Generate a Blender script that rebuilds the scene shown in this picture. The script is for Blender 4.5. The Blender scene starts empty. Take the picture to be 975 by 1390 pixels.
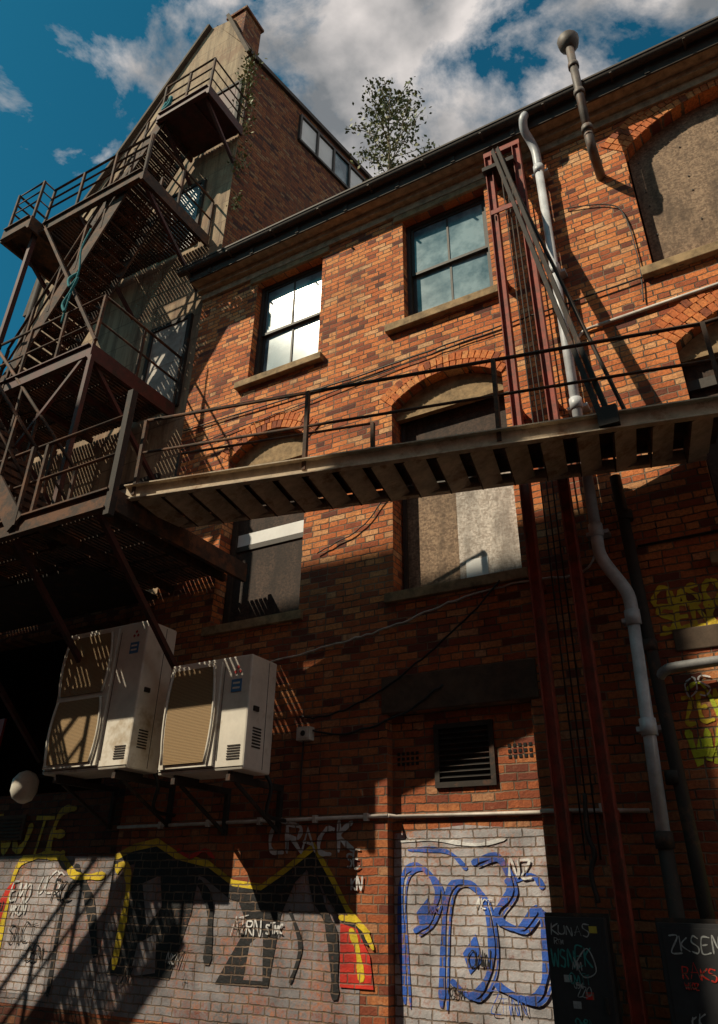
import bpy, math, random
from mathutils import Vector, Matrix
random.seed(7)
scene=bpy.context.scene
COL=bpy.context.collection
# ------------------------------------------------------------------ helpers
def empty(name):
    o=bpy.data.objects.new(name,None); COL.objects.link(o); return o
class B:
    def __init__(s): s.v=[];s.f=[];s.m=[];s.sm=[]
    def add(s,vs,fs,m=0,smooth=False):
        k=len(s.v); s.v+= [tuple(v) for v in vs]
        for f in fs: s.f.append(tuple(i+k for i in f)); s.m.append(m); s.sm.append(smooth)
    def box(s,x0,x1,y0,y1,z0,z1,m=0):
        s.add([(x0,y0,z0),(x1,y0,z0),(x1,y1,z0),(x0,y1,z0),(x0,y0,z1),(x1,y0,z1),(x1,y1,z1),(x0,y1,z1)],
          [(0,3,2,1),(4,5,6,7),(0,1,5,4),(1,2,6,5),(2,3,7,6),(3,0,4,7)],m)
    def obox(s,c,X,Y,Z,m=0):
        c=Vector(c);X=Vector(X)/2;Y=Vector(Y)/2;Z=Vector(Z)/2
        vs=[c-X-Y-Z,c+X-Y-Z,c+X+Y-Z,c-X+Y-Z,c-X-Y+Z,c+X-Y+Z,c+X+Y+Z,c-X+Y+Z]
        s.add(vs,[(0,3,2,1),(4,5,6,7),(0,1,5,4),(1,2,6,5),(2,3,7,6),(3,0,4,7)],m)
    def beam(s,a,b,w,h,m=0,up=(0,0,1)):
        a=Vector(a);b=Vector(b);d=b-a
        if d.length<1e-5:return
        dn=d.normalized();u=Vector(up)
        if abs(dn.dot(u))>.98:u=Vector((0,1,0))
        sd=dn.cross(u).normalized();u2=sd.cross(dn)
        s.obox((a+b)/2,d,sd*w,u2*h,m)
    def tube(s,pts,r,n=8,m=0,cap=True):
        pts=[Vector(p) for p in pts];rs=r if isinstance(r,(list,tuple)) else [r]*len(pts)
        k=len(s.v);ref=None
        for i,p in enumerate(pts):
            d=(pts[min(i+1,len(pts)-1)]-pts[max(i-1,0)]).normalized()
            if ref is None:
                ref=Vector((0,0,1)) if abs(d.z)<.9 else Vector((1,0,0))
            sd=d.cross(ref).normalized();ref=sd.cross(d).normalized()
            for j in range(n):
                t=2*math.pi*j/n
                s.v.append(tuple(p+sd*math.cos(t)*rs[i]+ref*math.sin(t)*rs[i]))
        for i in range(len(pts)-1):
            for j in range(n):
                a=k+i*n+j;b=k+i*n+(j+1)%n
                s.f.append((a,b,b+n,a+n));s.m.append(m);s.sm.append(True)
        if cap:
            s.f.append(tuple(k+j for j in range(n))[::-1]);s.m.append(m);s.sm.append(False)
            e=k+(len(pts)-1)*n
            s.f.append(tuple(e+j for j in range(n)));s.m.append(m);s.sm.append(False)
    def obj(s,name,mats,parent=None,bevel=0):
        me=bpy.data.meshes.new(name);me.from_pydata(s.v,[],s.f)
        for mt in mats: me.materials.append(mt)
        me.polygons.foreach_set('material_index',s.m);me.polygons.foreach_set('use_smooth',s.sm)
        me.update()
        o=bpy.data.objects.new(name,me);COL.objects.link(o)
        if parent:o.parent=parent
        if bevel:
            b=o.modifiers.new('b','BEVEL');b.width=bevel;b.segments=2;b.limit_method='ANGLE'
        return o
def cr(pts,n=6):
    P=[Vector(p) for p in pts];out=[]
    for i in range(len(P)-1):
        p0=P[max(i-1,0)];p1=P[i];p2=P[i+1];p3=P[min(i+2,len(P)-1)]
        for j in range(n):
            t=j/n
            out.append(.5*((2*p1)+(p2-p0)*t+(2*p0-5*p1+4*p2-p3)*t*t+(3*p1-p0-3*p2+p3)*t**3))
    out.append(P[-1]);return out
# ------------------------------------------------------------------ materials
class NT:
    def __init__(s,name):
        s.mat=bpy.data.materials.new(name);s.mat.use_nodes=True;s.t=s.mat.node_tree;s.t.nodes.clear()
        s.out=s.n('ShaderNodeOutputMaterial');s.bs=s.n('ShaderNodeBsdfPrincipled');s.l(s.bs.outputs[0],s.out.inputs[0])
    def n(s,t,**k):
        x=s.t.nodes.new(t)
        for a,b in k.items(): setattr(x,a,b)
        return x
    def l(s,a,b): s.t.links.new(a,b)
    def math(s,op,a,b=None,clamp=False):
        x=s.n('ShaderNodeMath',operation=op,use_clamp=clamp)
        for i,v in enumerate((a,b)):
            if v is None:continue
            if isinstance(v,(int,float)): x.inputs[i].default_value=v
            else: s.l(v,x.inputs[i])
        return x.outputs[0]
    def mix(s,f,a,b,bt='MIX'):
        x=s.n('ShaderNodeMixRGB',blend_type=bt)
        for i,v in enumerate((f,a,b)):
            if isinstance(v,(int,float)): x.inputs[i].default_value=v
            elif isinstance(v,tuple): x.inputs[i].default_value=(*v,1) if len(v)==3 else v
            else: s.l(v,x.inputs[i])
        return x.outputs[0]
    def ramp(s,f,stops,interp='LINEAR'):
        x=s.n('ShaderNodeValToRGB');x.color_ramp.interpolation=interp
        e=x.color_ramp.elements
        while len(e)<len(stops): e.new(.5)
        for el,(p,c) in zip(e,stops):
            el.position=p;el.color=(*c,1) if isinstance(c,tuple) else (c,c,c,1)
        s.l(f,x.inputs[0]);return x.outputs[0]
    def noise(s,scale,detail=3,vec=None,rough=.6,stretch=None):
        x=s.n('ShaderNodeTexNoise');x.inputs['Scale'].default_value=scale;x.inputs['Detail'].default_value=detail;x.inputs['Roughness'].default_value=rough
        if vec is None: vec=s.n('ShaderNodeNewGeometry').outputs['Position']
        if stretch:
            mp=s.n('ShaderNodeMapping');mp.inputs['Scale'].default_value=stretch;s.l(vec,mp.inputs[0]);vec=mp.outputs[0]
        s.l(vec,x.inputs['Vector']);return x.outputs['Fac']
    def bump(s,h,strength=.5,dist=.01):
        x=s.n('ShaderNodeBump');x.inputs['Strength'].default_value=strength;x.inputs['Distance'].default_value=dist
        s.l(h,x.inputs['Height']);s.l(x.outputs[0],s.bs.inputs['Normal'])
    def rough(s,v): s.bs.inputs['Roughness'].default_value=v
    def color(s,c): 
        if isinstance(c,tuple): s.bs.inputs['Base Color'].default_value=(*c,1)
        else: s.l(c,s.bs.inputs['Base Color'])
def brick_core(m,dark=1.0,mortarcol=(.25,.17,.11)):
    g=m.n('ShaderNodeNewGeometry')
    sp=m.n('ShaderNodeSeparateXYZ');m.l(g.outputs['Position'],sp.inputs[0])
    sn=m.n('ShaderNodeSeparateXYZ');m.l(g.outputs['True Normal'],sn.inputs[0])
    k=m.math('GREATER_THAN',m.math('ABSOLUTE',sn.outputs[0]),.6)
    u=m.math('ADD',m.math('MULTIPLY',sp.outputs[0],m.math('SUBTRACT',1.0,k)),m.math('MULTIPLY',sp.outputs[1],k))
    w1=m.math('MULTIPLY',m.math('SUBTRACT',m.noise(1.3,2),.5),.035)
    w2=m.math('MULTIPLY',m.math('SUBTRACT',m.noise(16,2),.5),.022)
    cb=m.n('ShaderNodeCombineXYZ')
    m.l(m.math('ADD',u,w2),cb.inputs[0]);m.l(m.math('ADD',m.math('ADD',sp.outputs[2],w1),w2),cb.inputs[1])
    br=m.n('ShaderNodeTexBrick');m.l(cb.outputs[0],br.inputs['Vector'])
    br.inputs['Color1'].default_value=(0,0,0,1);br.inputs['Color2'].default_value=(1,1,1,1);br.inputs['Mortar'].default_value=(.5,.5,.5,1)
    br.inputs['Scale'].default_value=1;br.inputs['Brick Width'].default_value=.235;br.inputs['Row Height'].default_value=.078
    br.inputs['Mortar Size'].default_value=.0085;br.inputs['Mortar Smooth'].default_value=.5
    br.offset=.5;br.offset_frequency=2;br.squash=.55;br.squash_frequency=4
    col=m.ramp(br.outputs['Color'],[(0,(.10,.03,.02)),(.12,(.32,.075,.028)),(.3,(.58,.15,.04)),(.6,(.78,.24,.065)),(.85,(.84,.33,.10)),(1,(.78,.45,.22))])
    n1=m.noise(34,4,rough=.7);col=m.mix(m.math('MULTIPLY',m.ramp(n1,[(.42,0.0),(.68,1.0)]),.6),col,(.17,.042,.018))
    n2=m.noise(.9,4,rough=.75);soot=m.ramp(n2,[(.49,0.0),(.72,1.0)])
    col=m.mix(m.math('MULTIPLY',soot,.5),col,(.085,.028,.016))
    n3=m.noise(1.6,4,rough=.75,stretch=(2.2,2.2,.35));col=m.mix(m.math('MULTIPLY',m.ramp(n3,[(.52,0.0),(.72,1.0)]),.5),col,(.06,.026,.017))
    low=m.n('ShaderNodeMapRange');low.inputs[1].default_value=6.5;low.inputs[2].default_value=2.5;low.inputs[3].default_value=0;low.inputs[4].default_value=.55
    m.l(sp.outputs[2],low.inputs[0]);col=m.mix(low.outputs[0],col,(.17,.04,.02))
    ef=m.ramp(m.noise(2.3,5,rough=.78),[(.60,0.0),(.70,1.0)]);col=m.mix(m.math('MULTIPLY',ef,.28),col,(.60,.40,.24))
    mort=m.mix(m.ramp(m.noise(3,3),[(.35,0.0),(.65,1.0)]),mortarcol,tuple(c*.22 for c in mortarcol))
    fac=br.outputs['Fac'];col=m.mix(fac,col,mort)
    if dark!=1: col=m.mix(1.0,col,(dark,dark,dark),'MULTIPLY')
    h=m.math('ADD',m.math('MULTIPLY',m.math('SUBTRACT',1.0,fac),.7),m.math('MULTIPLY',n1,.5))
    h=m.math('ADD',h,m.math('MULTIPLY',br.outputs['Color'],.4))
    return col,h,fac
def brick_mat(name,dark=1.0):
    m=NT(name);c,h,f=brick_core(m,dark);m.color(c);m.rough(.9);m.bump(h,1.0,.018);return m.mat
def paint_mat(name,col,wear=.45,rough=.7):
    m=NT(name);c,h,f=brick_core(m)
    w=m.math('ADD',m.math('MULTIPLY',m.noise(24,5,rough=.75),.6),m.math('MULTIPLY',m.noise(2.2,3),.4))
    w=m.ramp(w,[(wear-.05,1.0),(wear+.12,0.0)])
    w=m.math('ADD',w,m.math('MULTIPLY',f,.8),clamp=True)
    p=m.mix(m.ramp(m.noise(3,5,rough=.7),[(.35,0.0),(.65,1.0)]),col,tuple(x*.45 for x in col))
    m.color(m.mix(w,p,c));m.rough(rough);m.bump(h,.9,.014);return m.mat
def simple(name,col,rough=.6,metal=0,var=.35,scale=12,bump=.2,rust=0,rustcol=(.16,.055,.02)):
    m=NT(name);n=m.noise(scale,4,rough=.7)
    c=m.mix(m.math('MULTIPLY',m.ramp(n,[(.35,0.0),(.7,1.0)]),1.0),col,tuple(x*(1-var) for x in col))
    if rust: c=m.mix(m.ramp(m.noise(scale*.45,5,rough=.75),[(.62-rust*.3,0.0),(.72-rust*.2,1.0)]),c,rustcol)
    m.color(c);m.rough(rough);m.bs.inputs['Metallic'].default_value=metal
    if bump:m.bump(m.noise(scale*3,3),bump,.004)
    return m.mat
BRICK=brick_mat('brick');BRICKD=brick_mat('brick_dark',.42)  # second copy is the same brick with its colour scaled darker
def arch_brick(i,c): return simple('arch_brick_%d'%i,c,.9,0,.6,30,.6)
ARCH=[arch_brick(0,(.78,.25,.07)),arch_brick(1,(.66,.18,.05)),arch_brick(2,(.34,.09,.035)),arch_brick(3,(.82,.33,.11))]
STONE=simple('sandstone',(.40,.27,.14),.9,0,.65,7,.6)
STONED=simple('sandstone_sooty',(.11,.075,.05),.9,0,.5,7,.6)
TIMBER=simple('weathered_timber',(.52,.39,.25),.85,0,.6,9,.4)
DARKT=simple('dark_gutter_paint',(.065,.045,.032),.7,0,.5,9,.3)
FRAME=simple('window_frame_paint',(.05,.038,.028),.6,0,.5,15,.2)
RED=simple('red_oxide_steel',(.36,.06,.032),.7,0,.55,8,.3,rust=.5,rustcol=(.13,.04,.022))
REDK=simple('red_brown_steel',(.10,.024,.018),.7,0,.5,8,.3,rust=.5,rustcol=(.04,.02,.014))
RUST=simple('rusty_steel',(.055,.034,.023),.85,0,.5,9,.5,rust=.55,rustcol=(.13,.055,.024))
TAN=simple('galvanised_rust_stained',(.60,.48,.34),.75,.0,.45,7,.4,rust=.3,rustcol=(.26,.15,.08))
DARKM=simple('dark_steel',(.03,.022,.017),.8,0,.4,10,.3,rust=.25,rustcol=(.09,.04,.022))
GREY=simple('grey_pvc',(.58,.60,.63),.45,0,.45,4,.1)
GREYD=simple('grey_pvc_dirty',(.24,.24,.24),.55,0,.5,5,.2)
WIRE=simple('white_conduit',(.62,.56,.50),.5,0,.4,8,.1)
BLACK=simple('black_rubber',(.015,.014,.013),.6,0,.3,10,.1)
WHITE=simple('ac_white_enamel',(.76,.71,.62),.45,0,.25,2.5,.05,rust=.2,rustcol=(.42,.33,.22))
VOID=simple('dark_interior',(.012,.011,.010),.95,0,.3,5,0)
CLOTH=simple('teal_rope',(.02,.22,.25),.9,0,.5,20,.2)
BLIND=simple('white_panel',(.80,.80,.78),.6,0,.15,3,.05)
DOORG=simple('grey_door_paint',(.46,.42,.37),.7,0,.5,3,.2)
YEL=simple('yellow_sticker',(.5,.4,.05),.6);REDS=simple('red_sticker',(.5,.03,.03),.5);BLUES=simple('blue_sticker',(.05,.2,.42),.5)
def cream():
    m=NT('cream_render');g=m.n('ShaderNodeNewGeometry');sp=m.n('ShaderNodeSeparateXYZ');m.l(g.outputs['Position'],sp.inputs[0])
    cb=m.n('ShaderNodeCombineXYZ');m.l(sp.outputs[0],cb.inputs[0]);m.l(sp.outputs[2],cb.inputs[1])
    br=m.n('ShaderNodeTexBrick');m.l(cb.outputs[0],br.inputs['Vector']);br.inputs['Scale'].default_value=1
    br.inputs['Color1'].default_value=(.36,.25,.155,1);br.inputs['Color2'].default_value=(.41,.30,.19,1);br.inputs['Mortar'].default_value=(.22,.145,.095,1)
    br.inputs['Brick Width'].default_value=1.1;br.inputs['Row Height'].default_value=.55;br.inputs['Mortar Size'].default_value=.010
    st=m.noise(2.2,5,stretch=(2.5,2.5,.25),rough=.7)
    c=m.mix(m.math('MULTIPLY',m.ramp(st,[(.40,0.0),(.66,1.0)]),.85),br.outputs['Color'],(.10,.065,.042))
    c=m.mix(m.math('MULTIPLY',m.ramp(m.noise(1.1,6,rough=.8),[(.54,0.0),(.60,1.0)]),.5),c,(.22,.11,.065))
    m.color(c);m.rough(.92);m.bump(m.noise(25,4),.5,.01);return m.mat
CREAM=cream()
def osb(name,c1,c2):
    # oriented-strand board: layers of small flakes, each flake one flat tone
    m=NT(name);g=m.n('ShaderNodeNewGeometry');outs=[]
    for rot,sc in ((.5,(1,1,2.0)),(-.9,(1.9,1,1)),(1.6,(1,1,1.6))):
        mp=m.n('ShaderNodeMapping');mp.inputs['Scale'].default_value=sc;mp.inputs['Rotation'].default_value=(0,rot,0);m.l(g.outputs['Position'],mp.inputs[0])
        v=m.n('ShaderNodeTexVoronoi');v.inputs['Scale'].default_value=30;m.l(mp.outputs[0],v.inputs['Vector'])
        bw=m.n('ShaderNodeRGBToBW');m.l(v.outputs['Color'],bw.inputs[0]);outs.append(bw.outputs[0])
    f=m.math('ADD',m.math('ADD',m.math('MULTIPLY',outs[0],.34),m.math('MULTIPLY',outs[1],.33)),m.math('MULTIPLY',outs[2],.33));f=m.ramp(f,[(.3,0.0),(.7,1.0)])
    c=m.mix(f,c1,c2)
    st=m.noise(2.0,5,rough=.72,stretch=(1.6,1.6,.5));c=m.mix(m.math('MULTIPLY',m.ramp(st,[(.42,0.0),(.62,1.0)]),.7),c,tuple(x*.45 for x in c1))
    m.color(c);m.rough(.85);m.bump(f,.3,.003);return m.mat
OSB=osb('osb_board',(.15,.095,.06),(.36,.245,.155));OSBW=osb('osb_board_pale',(.38,.32,.27),(.72,.65,.58));OSBD=osb('osb_brown_shaded',(.035,.022,.016),(.085,.05,.034))  # last board: brown, with window shade darkened into its colour
def glass():
    m=NT('painted_reflection_glass')
    c=m.mix(m.ramp(m.noise(1.5,5,rough=.65),[(.40,0.0),(.60,1.0)]),(.07,.13,.165),(.27,.37,.41));m.color(c)  # pale sky and dark fire-escape reflections painted into the pane colour
    m.bs.inputs['Roughness'].default_value=.18
    m.bs.inputs['Specular IOR Level'].default_value=.5
    m.bump(m.noise(1.5,2),.08,.02);return m.mat
GLASS=glass()
def grille():
    m=NT('fan_grille_mesh');g=m.n('ShaderNodeNewGeometry');sp=m.n('ShaderNodeSeparateXYZ');m.l(g.outputs['Position'],sp.inputs[0])
    a=m.math('SINE',m.math('MULTIPLY',sp.outputs[0],420));b=m.math('SINE',m.math('MULTIPLY',sp.outputs[2],420))
    mx=m.math('MAXIMUM',a,b);f=m.ramp(mx,[(.3,0.0),(.8,1.0)])
    m.color(m.mix(f,(.10,.06,.025),(.42,.27,.12)));m.rough(.7);m.bump(mx,.3,.003);return m.mat
GRILLE=grille()
def leafm(name,c):
    m=NT(name);m.color(m.mix(m.noise(6,3),c,tuple(x*.55 for x in c)));m.rough(.6);return m.mat
LEAF=[leafm('leaf_0',(.17,.20,.065)),leafm('leaf_1',(.26,.25,.08)),leafm('leaf_2',(.10,.13,.045))]
BARK=simple('bark',(.20,.16,.11),.9,0,.4,20,.3)
# ------------------------------------------------------------------ walls by filled outline
def slab(name,outer,holes,y0,y1,mat,parent):
    cu=bpy.data.curves.new(name,'CURVE');cu.dimensions='2D';cu.fill_mode='BOTH';th=(y1-y0)/2;cu.extrude=th
    for pts in [outer]+holes:
        sp=cu.splines.new('POLY');sp.points.add(len(pts)-1);sp.use_cyclic_u=True
        for i,(x,z) in enumerate(pts): sp.points[i].co=(x,z,0,1)
    tmp=bpy.data.objects.new('tmp',cu);COL.objects.link(tmp)
    dg=bpy.context.evaluated_depsgraph_get();me=bpy.data.meshes.new_from_object(tmp.evaluated_get(dg))
    bpy.data.objects.remove(tmp)
    for v in me.vertices:
        x,y,z=v.co;v.co=(x,y0+th-z,y)
    me.materials.clear();me.materials.append(mat)
    for p in me.polygons: p.use_smooth=False;p.material_index=0
    me.update();o=bpy.data.objects.new(name,me);COL.objects.link(o);o.parent=parent;return o
def rect(x0,x1,z0,z1): return [(x0,z0),(x1,z0),(x1,z1),(x0,z1)]
def arcinfo(x0,x1,zs,zc):
    w=(x1-x0)/2;h=zc-zs;Rr=(w*w+h*h)/(2*h);cz=zc-Rr;cx=(x0+x1)/2;t=math.asin(w/Rr);return cx,cz,Rr,t
def arch(x0,x1,z0,zs,zc,n=16):
    cx,cz,Rr,t=arcinfo(x0,x1,zs,zc)
    return [(x0,z0),(x1,z0)]+[(cx+Rr*math.sin(t-2*t*i/n),cz+Rr*math.cos(t-2*t*i/n)) for i in range(n+1)]
def arch_ring(b,x0,x1,zs,zc,rings=1,y0=-.012,y1=.11):
    cx,cz,Rr,t=arcinfo(x0,x1,zs,zc)
    for k in range(rings):
        ri=Rr+k*.125+.001;ro=ri+.115;n=int(2*t*ri/.082)
        for i in range(n):
            a=-t*1.0+2*t*(i+.5)/n;wd=2*t*ri/n-.010
            d=Vector((math.sin(a),0,math.cos(a)));s=Vector((math.cos(a),0,-math.sin(a)))
            c=Vector((cx,0,cz))+d*(ri+ro)/2;yy=y0-random.random()*.008;c.y=(yy+y1)/2
            b.obox(c,s*wd,Vector((0,y1-yy,0)),d*(ro-ri),random.choice([0,0,1,1,2,3]))
# ------------------------------------------------------------------ MAIN BUILDING
bld=empty('brick_building')
W1=(-6.05,-4.77,8.45,10.5);W2=(-3.36,-2.06,8.5,10.5)
A1=(-6.22,-4.85,4.6,7.08,7.42);A2=(-3.57,-2.07,4.6,7.16,7.46)
R1=(-.17,2.15,7.97,10.02,10.5);R2_=(-.14,2.15,4.4,6.82,7.22)
R3=(3.6,5.92,7.97,10.02,10.5);R4=(3.6,5.92,4.4,6.82,7.22)
holes=[rect(*W1),rect(*W2),arch(*A1),arch(*A2),arch(*R1),arch(*R2_),arch(*R3),arch(*R4),rect(-3.66,-2.12,.3,3.28)]
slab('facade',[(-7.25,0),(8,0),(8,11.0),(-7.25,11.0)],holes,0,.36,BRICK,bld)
b=B();b.box(-3.66,-2.12,.12,.36,.3,3.28);b.obj('infill_panel',[BRICK],bld)
b=B();b.box(-7.24,8,.37,.6,0,11);b.box(7.8,8,.37,9,0,11);b.obj('inner_wall',[VOID],bld)
b=B()
for a in (A1,A2): arch_ring(b,a[0],a[1],a[3],a[4],2)
for a in (R1,R2_,R3,R4): arch_ring(b,a[0],a[1],a[3],a[4],3)
b.obj('arch_rings',ARCH,bld)
b=B()
b.box(-6.22,-4.66,-.10,.30,8.33,8.445);b.box(-3.62,-1.98,-.10,.30,8.37,8.495)
b.box(-6.18,-4.64,-.045,.3,10.503,10.62);b.box(-3.49,-1.93,-.045,.3,10.503,10.62)
b.box(-.3,2.28,-.09,.3,7.84,7.965);b.box(3.5,6.02,-.09,.3,7.84,7.965)
b.box(-6.30,-4.78,-.06,.32,4.48,4.595);b.box(-3.66,-2.0,-.06,.32,4.48,4.595);b.box(-.3,2.28,-.09,.3,4.28,4.395)
b.obj('stone_sills',[STONE],bld,.008)
b=B();b.box(-3.72,-2.03,-.018,.30,3.283,3.66);b.box(-.75,1.6,-.02,.1,3.55,3.75);b.obj('blocked_opening_lintel',[STONED],bld,.01)
b=B()
b.box(-7.25,8,-.05,.0,10.625,10.76,0);b.box(-7.28,8,-.14,.0,10.763,10.86,0)
b.box(-7.32,8,-.30,.02,10.863,10.90,0);b.box(-7.32,8,-.33,-.303,10.84,11.06,1)
n=10
prof=[(-.335-.075+.075*math.cos(math.pi+math.pi*i/n),11.08+.085*math.sin(math.pi+math.pi*i/n)) for i in range(n+1)]
vs=[];fs=[]
for i,(y,z) in enumerate(prof): vs+=[(-7.5,y,z),(8,y,z)]
for i in range(n): fs.append((2*i,2*i+1,2*i+3,2*i+2))
b.add(vs,fs,1,True)
b.box(-7.5,8,-.495,-.483,11.07,11.10,1)
x=-7.3
while x<8:
    b.box(x,x+.03,-.50,-.32,10.97,10.99,1);b.box(x+.4,x+.46,-.345,-.331,10.86,11.0,1);x+=.9
b.obj('eaves_cornice_gutter',[TIMBER,DARKT],bld)
b=B();b.add([(-7.4,-.33,11.06),(8,-.33,11.06),(8,6,13.6),(-7.4,6,13.6)],[(0,1,2,3)]);b.add([(-7.0,6,13.6),(8,6,13.6),(8,9,12.2),(-7.0,9,12.2)],[(0,1,2,3)]);b.obj('slate_roof',[simple('slate',(.06,.06,.065),.6,0,.4,6,.4)],bld)
def sash(b,x0,x1,z0,z1,y=.16,cols=2):
    t=.06
    b.box(x0,x0+t,y-.03,y+.08,z0,z1);b.box(x1-t,x1,y-.03,y+.08,z0,z1);b.box(x0+t,x1-t,y-.03,y+.08,z0,z0+t);b.box(x0+t,x1-t,y-.03,y+.08,z1-t,z1)
    zm=z0+(z1-z0)*.5
    for k,(a,c,yy) in enumerate(((z0+t,zm+.03,y+.04),(zm-.02,z1-t,y+.0))):
        s=.045
        b.box(x0+t+.001,x0+t+s,yy,yy+.035,a,c);b.box(x1-t-s,x1-t-.001,yy,yy+.035,a,c)
        b.box(x0+t+s,x1-t-s,yy,yy+.035,a,a+s);b.box(x0+t+s,x1-t-s,yy,yy+.035,c-s,c)
        for i in range(1,cols):
            xm=x0+(x1-x0)*i/cols;b.box(xm-.015,xm+.015,yy+.004,yy+.03,a+s,c-s)
b=B()
sash(b,W1[0],W1[1],8.45,10.5);sash(b,W2[0],W2[1],8.5,10.5)
b.obj('sash_frames',[FRAME],bld)
b=B()
for w in (W1,W2):
    xm=(w[0]+w[1])/2;zm=(w[2]+w[3])/2
    for xa,xb in ((w[0]+.1,xm-.015),(xm+.015,w[1]-.1)):
        for za,zb,y in ((w[2]+.1,zm-.01,.218),(zm+.02,w[3]-.1,.178)):
            j=random.uniform(-.006,.006);k=random.uniform(-.006,.006)
            b.add([(xa,y+j,za),(xb,y+k,za),(xb,y-j,zb),(xa,y-k,zb)],[(0,1,2,3)])
b.obj('window_glass',[GLASS],bld)
b=B()
b.box(-6.2,-4.87,.27,.30,4.6,5.72,2);b.box(-6.2,-4.87,.262,.30,5.80,5.98,3);b.box(-6.2,-4.87,.25,.32,5.723,5.797,4);b.box(-6.2,-4.87,.27,.31,5.983,7.5,2)
b.box(-6.2,-6.12,.22,.262,4.6,7.3,4)
b.box(-3.55,-2.86,.272,.30,4.6,5.95,0);b.box(-2.857,-2.09,.264,.30,4.6,5.97,1);b.box(-3.55,-2.09,.24,.31,5.98,6.06,4);b.box(-3.55,-2.09,.27,.31,6.063,7.5,2)
b.box(-3.55,-3.50,.23,.262,4.6,7.25,4)
b.box(-2.78,-2.52,.258,.263,4.68,4.94,5)
b.box(-.15,2.14,.17,.2,7.97,9.2,0);b.box(-.15,.95,.172,.2,9.203,10.55,0);b.box(.953,2.14,.168,.2,9.203,10.55,0)
for xx in (-.05,.45,.9,1.4):
    for zz in (8.1,8.6,9.1,9.35,9.9): b.box(xx,xx+.018,.160,.167,zz,zz+.018,4)
b.box(3.6,5.9,.17,.2,7.97,10.55,0);b.box(3.6,5.9,.2,.23,4.4,7.3,2)
b.box(-.13,2.14,.22,.25,4.4,7.3,2);b.box(-.14,2.14,.16,.215,6.3,6.42,4)
b.obj('window_boards',[OSB,OSBW,OSBD,BLIND,FRAME,BLIND],bld)
b=B()
for a in (A1,A2,R2_):
    cx,cz,Rr,t=arcinfo(a[0],a[1],a[3],a[4])
    vs=[];fs=[];n=12
    for i in range(n+1):
        q=-t+2*t*i/n;vs+=[(cx+(Rr-.005)*math.sin(q),.14,cz+(Rr-.005)*math.cos(q)),(cx+(Rr-.005)*math.sin(q),.14,a[3]-.10)]
    for i in range(n): fs.append((2*i+1,2*i+3,2*i+2,2*i))
    b.add(vs,fs)
    b.box(a[0]+.005,a[1]-.005,.12,.2,a[3]-.16,a[3]-.102)
b.obj('arch_tympanum',[STONE],bld)
b=B();b.box(-3.18,-2.55,.09,.118,2.55,2.60);b.box(-3.18,-2.55,.09,.118,3.10,3.15);b.box(-3.18,-3.13,.09,.118,2.601,3.099);b.box(-2.60,-2.55,.09,.118,2.601,3.099)
for i in range(9):
    z=2.63+i*.052;b.obox((-2.865,.105,z),(.52,0,0),(0,.03,-.02),(0,.003,.006))
b.box(-3.13,-2.6,.114,.119,2.6,3.1,1)
for x0 in (-3.6,-2.42):
    for i in range(5):
        for j in range(3): b.box(x0+i*.052,x0+i*.052+.03,.113,.1185,2.78+j*.05,2.78+j*.05+.03,1)
b.obj('louvre_vent',[DARKM,VOID],bld)
# ------------------------------------------------------------------ TOWER
tw=empty('gabled_tower')
Yt=.05
slab('gable_front',[(-12.5,5.25),(-7.05,5.25),(-7.05,17.9),(-7.35,18.9),(-7.9,20.1),(-8.5,20.25),(-9.6,18.55),(-12.35,14.5),(-12.5,12.6)],[],Yt,Yt+.3,CREAM,tw)
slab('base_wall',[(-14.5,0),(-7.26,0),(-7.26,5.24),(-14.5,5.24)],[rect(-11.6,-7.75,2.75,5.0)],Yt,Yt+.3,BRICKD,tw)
b=B();b.box(-14.4,-7.28,1.6,1.7,0,5.2);b.box(-11.7,-7.7,.36,1.6,2.5,2.74);b.box(-14.4,-7.28,.36,1.6,5.05,5.2);b.box(-7.6,-7.5,.36,1.6,2.5,5.04);b.box(-12,-11.9,.36,1.6,2.5,5.04);b.obj('bay_interior',[VOID],tw)
fl=Vector((.13,1,0)).normalized()
def fp(s,z,o=0):
    p=Vector((-7.05,Yt+.005,0))+fl*s+Vector((fl.y,-fl.x,0))*o;return (p.x,p.y,z)
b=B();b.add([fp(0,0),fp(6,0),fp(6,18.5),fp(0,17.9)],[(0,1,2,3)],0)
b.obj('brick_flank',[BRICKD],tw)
b=B()
b.add([fp(-.05,17.9,.08),fp(6,18.5,.08),fp(6,18.62,.08),fp(-.05,18.02,.08)],[(0,1,2,3)],0)
b.add([fp(-.05,17.9,.08),fp(6,18.5,.08),fp(6,18.5,-.1),fp(-.05,17.9,-.1)],[(0,3,2,1)],0)
b.add([fp(-.05,18.02,.08),fp(6,18.62,.08),(-8.4,6,20.4),(-8.3,0.05,20.25)],[(0,1,2,3)],0)
b.add([(-8.3,0.05,20.25),(-8.4,6,20.4),(-12.4,6,14.5),(-12.4,.05,14.5)],[(0,1,2,3)],0)
b.beam((-7.04,Yt-.05,17.95),(-7.9,Yt-.05,20.2),.12,.09,1);b.beam((-8.5,Yt-.05,20.3),(-12.4,Yt-.05,14.5),.12,.08,1)
b.beam((-12.4,Yt-.05,14.5),(-12.55,Yt-.05,12.6),.12,.08,1)
b.obj('roof_verge',[DARKT,STONED],tw)
b=B()
for i in range(4):
    s0=1.75+i*.62;z0=16.95+.1*i*.6
    b.add([fp(s0,z0,.02),fp(s0+.54,z0+.05,.02),fp(s0+.54,z0+.85,.02),fp(s0,z0+.8,.02)],[(0,1,2,3)],0 if i!=2 else 2)
    b.beam(fp(s0-.04,z0-.05,.03),fp(s0-.04,z0+.85,.03),.07,.07,1)
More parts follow.
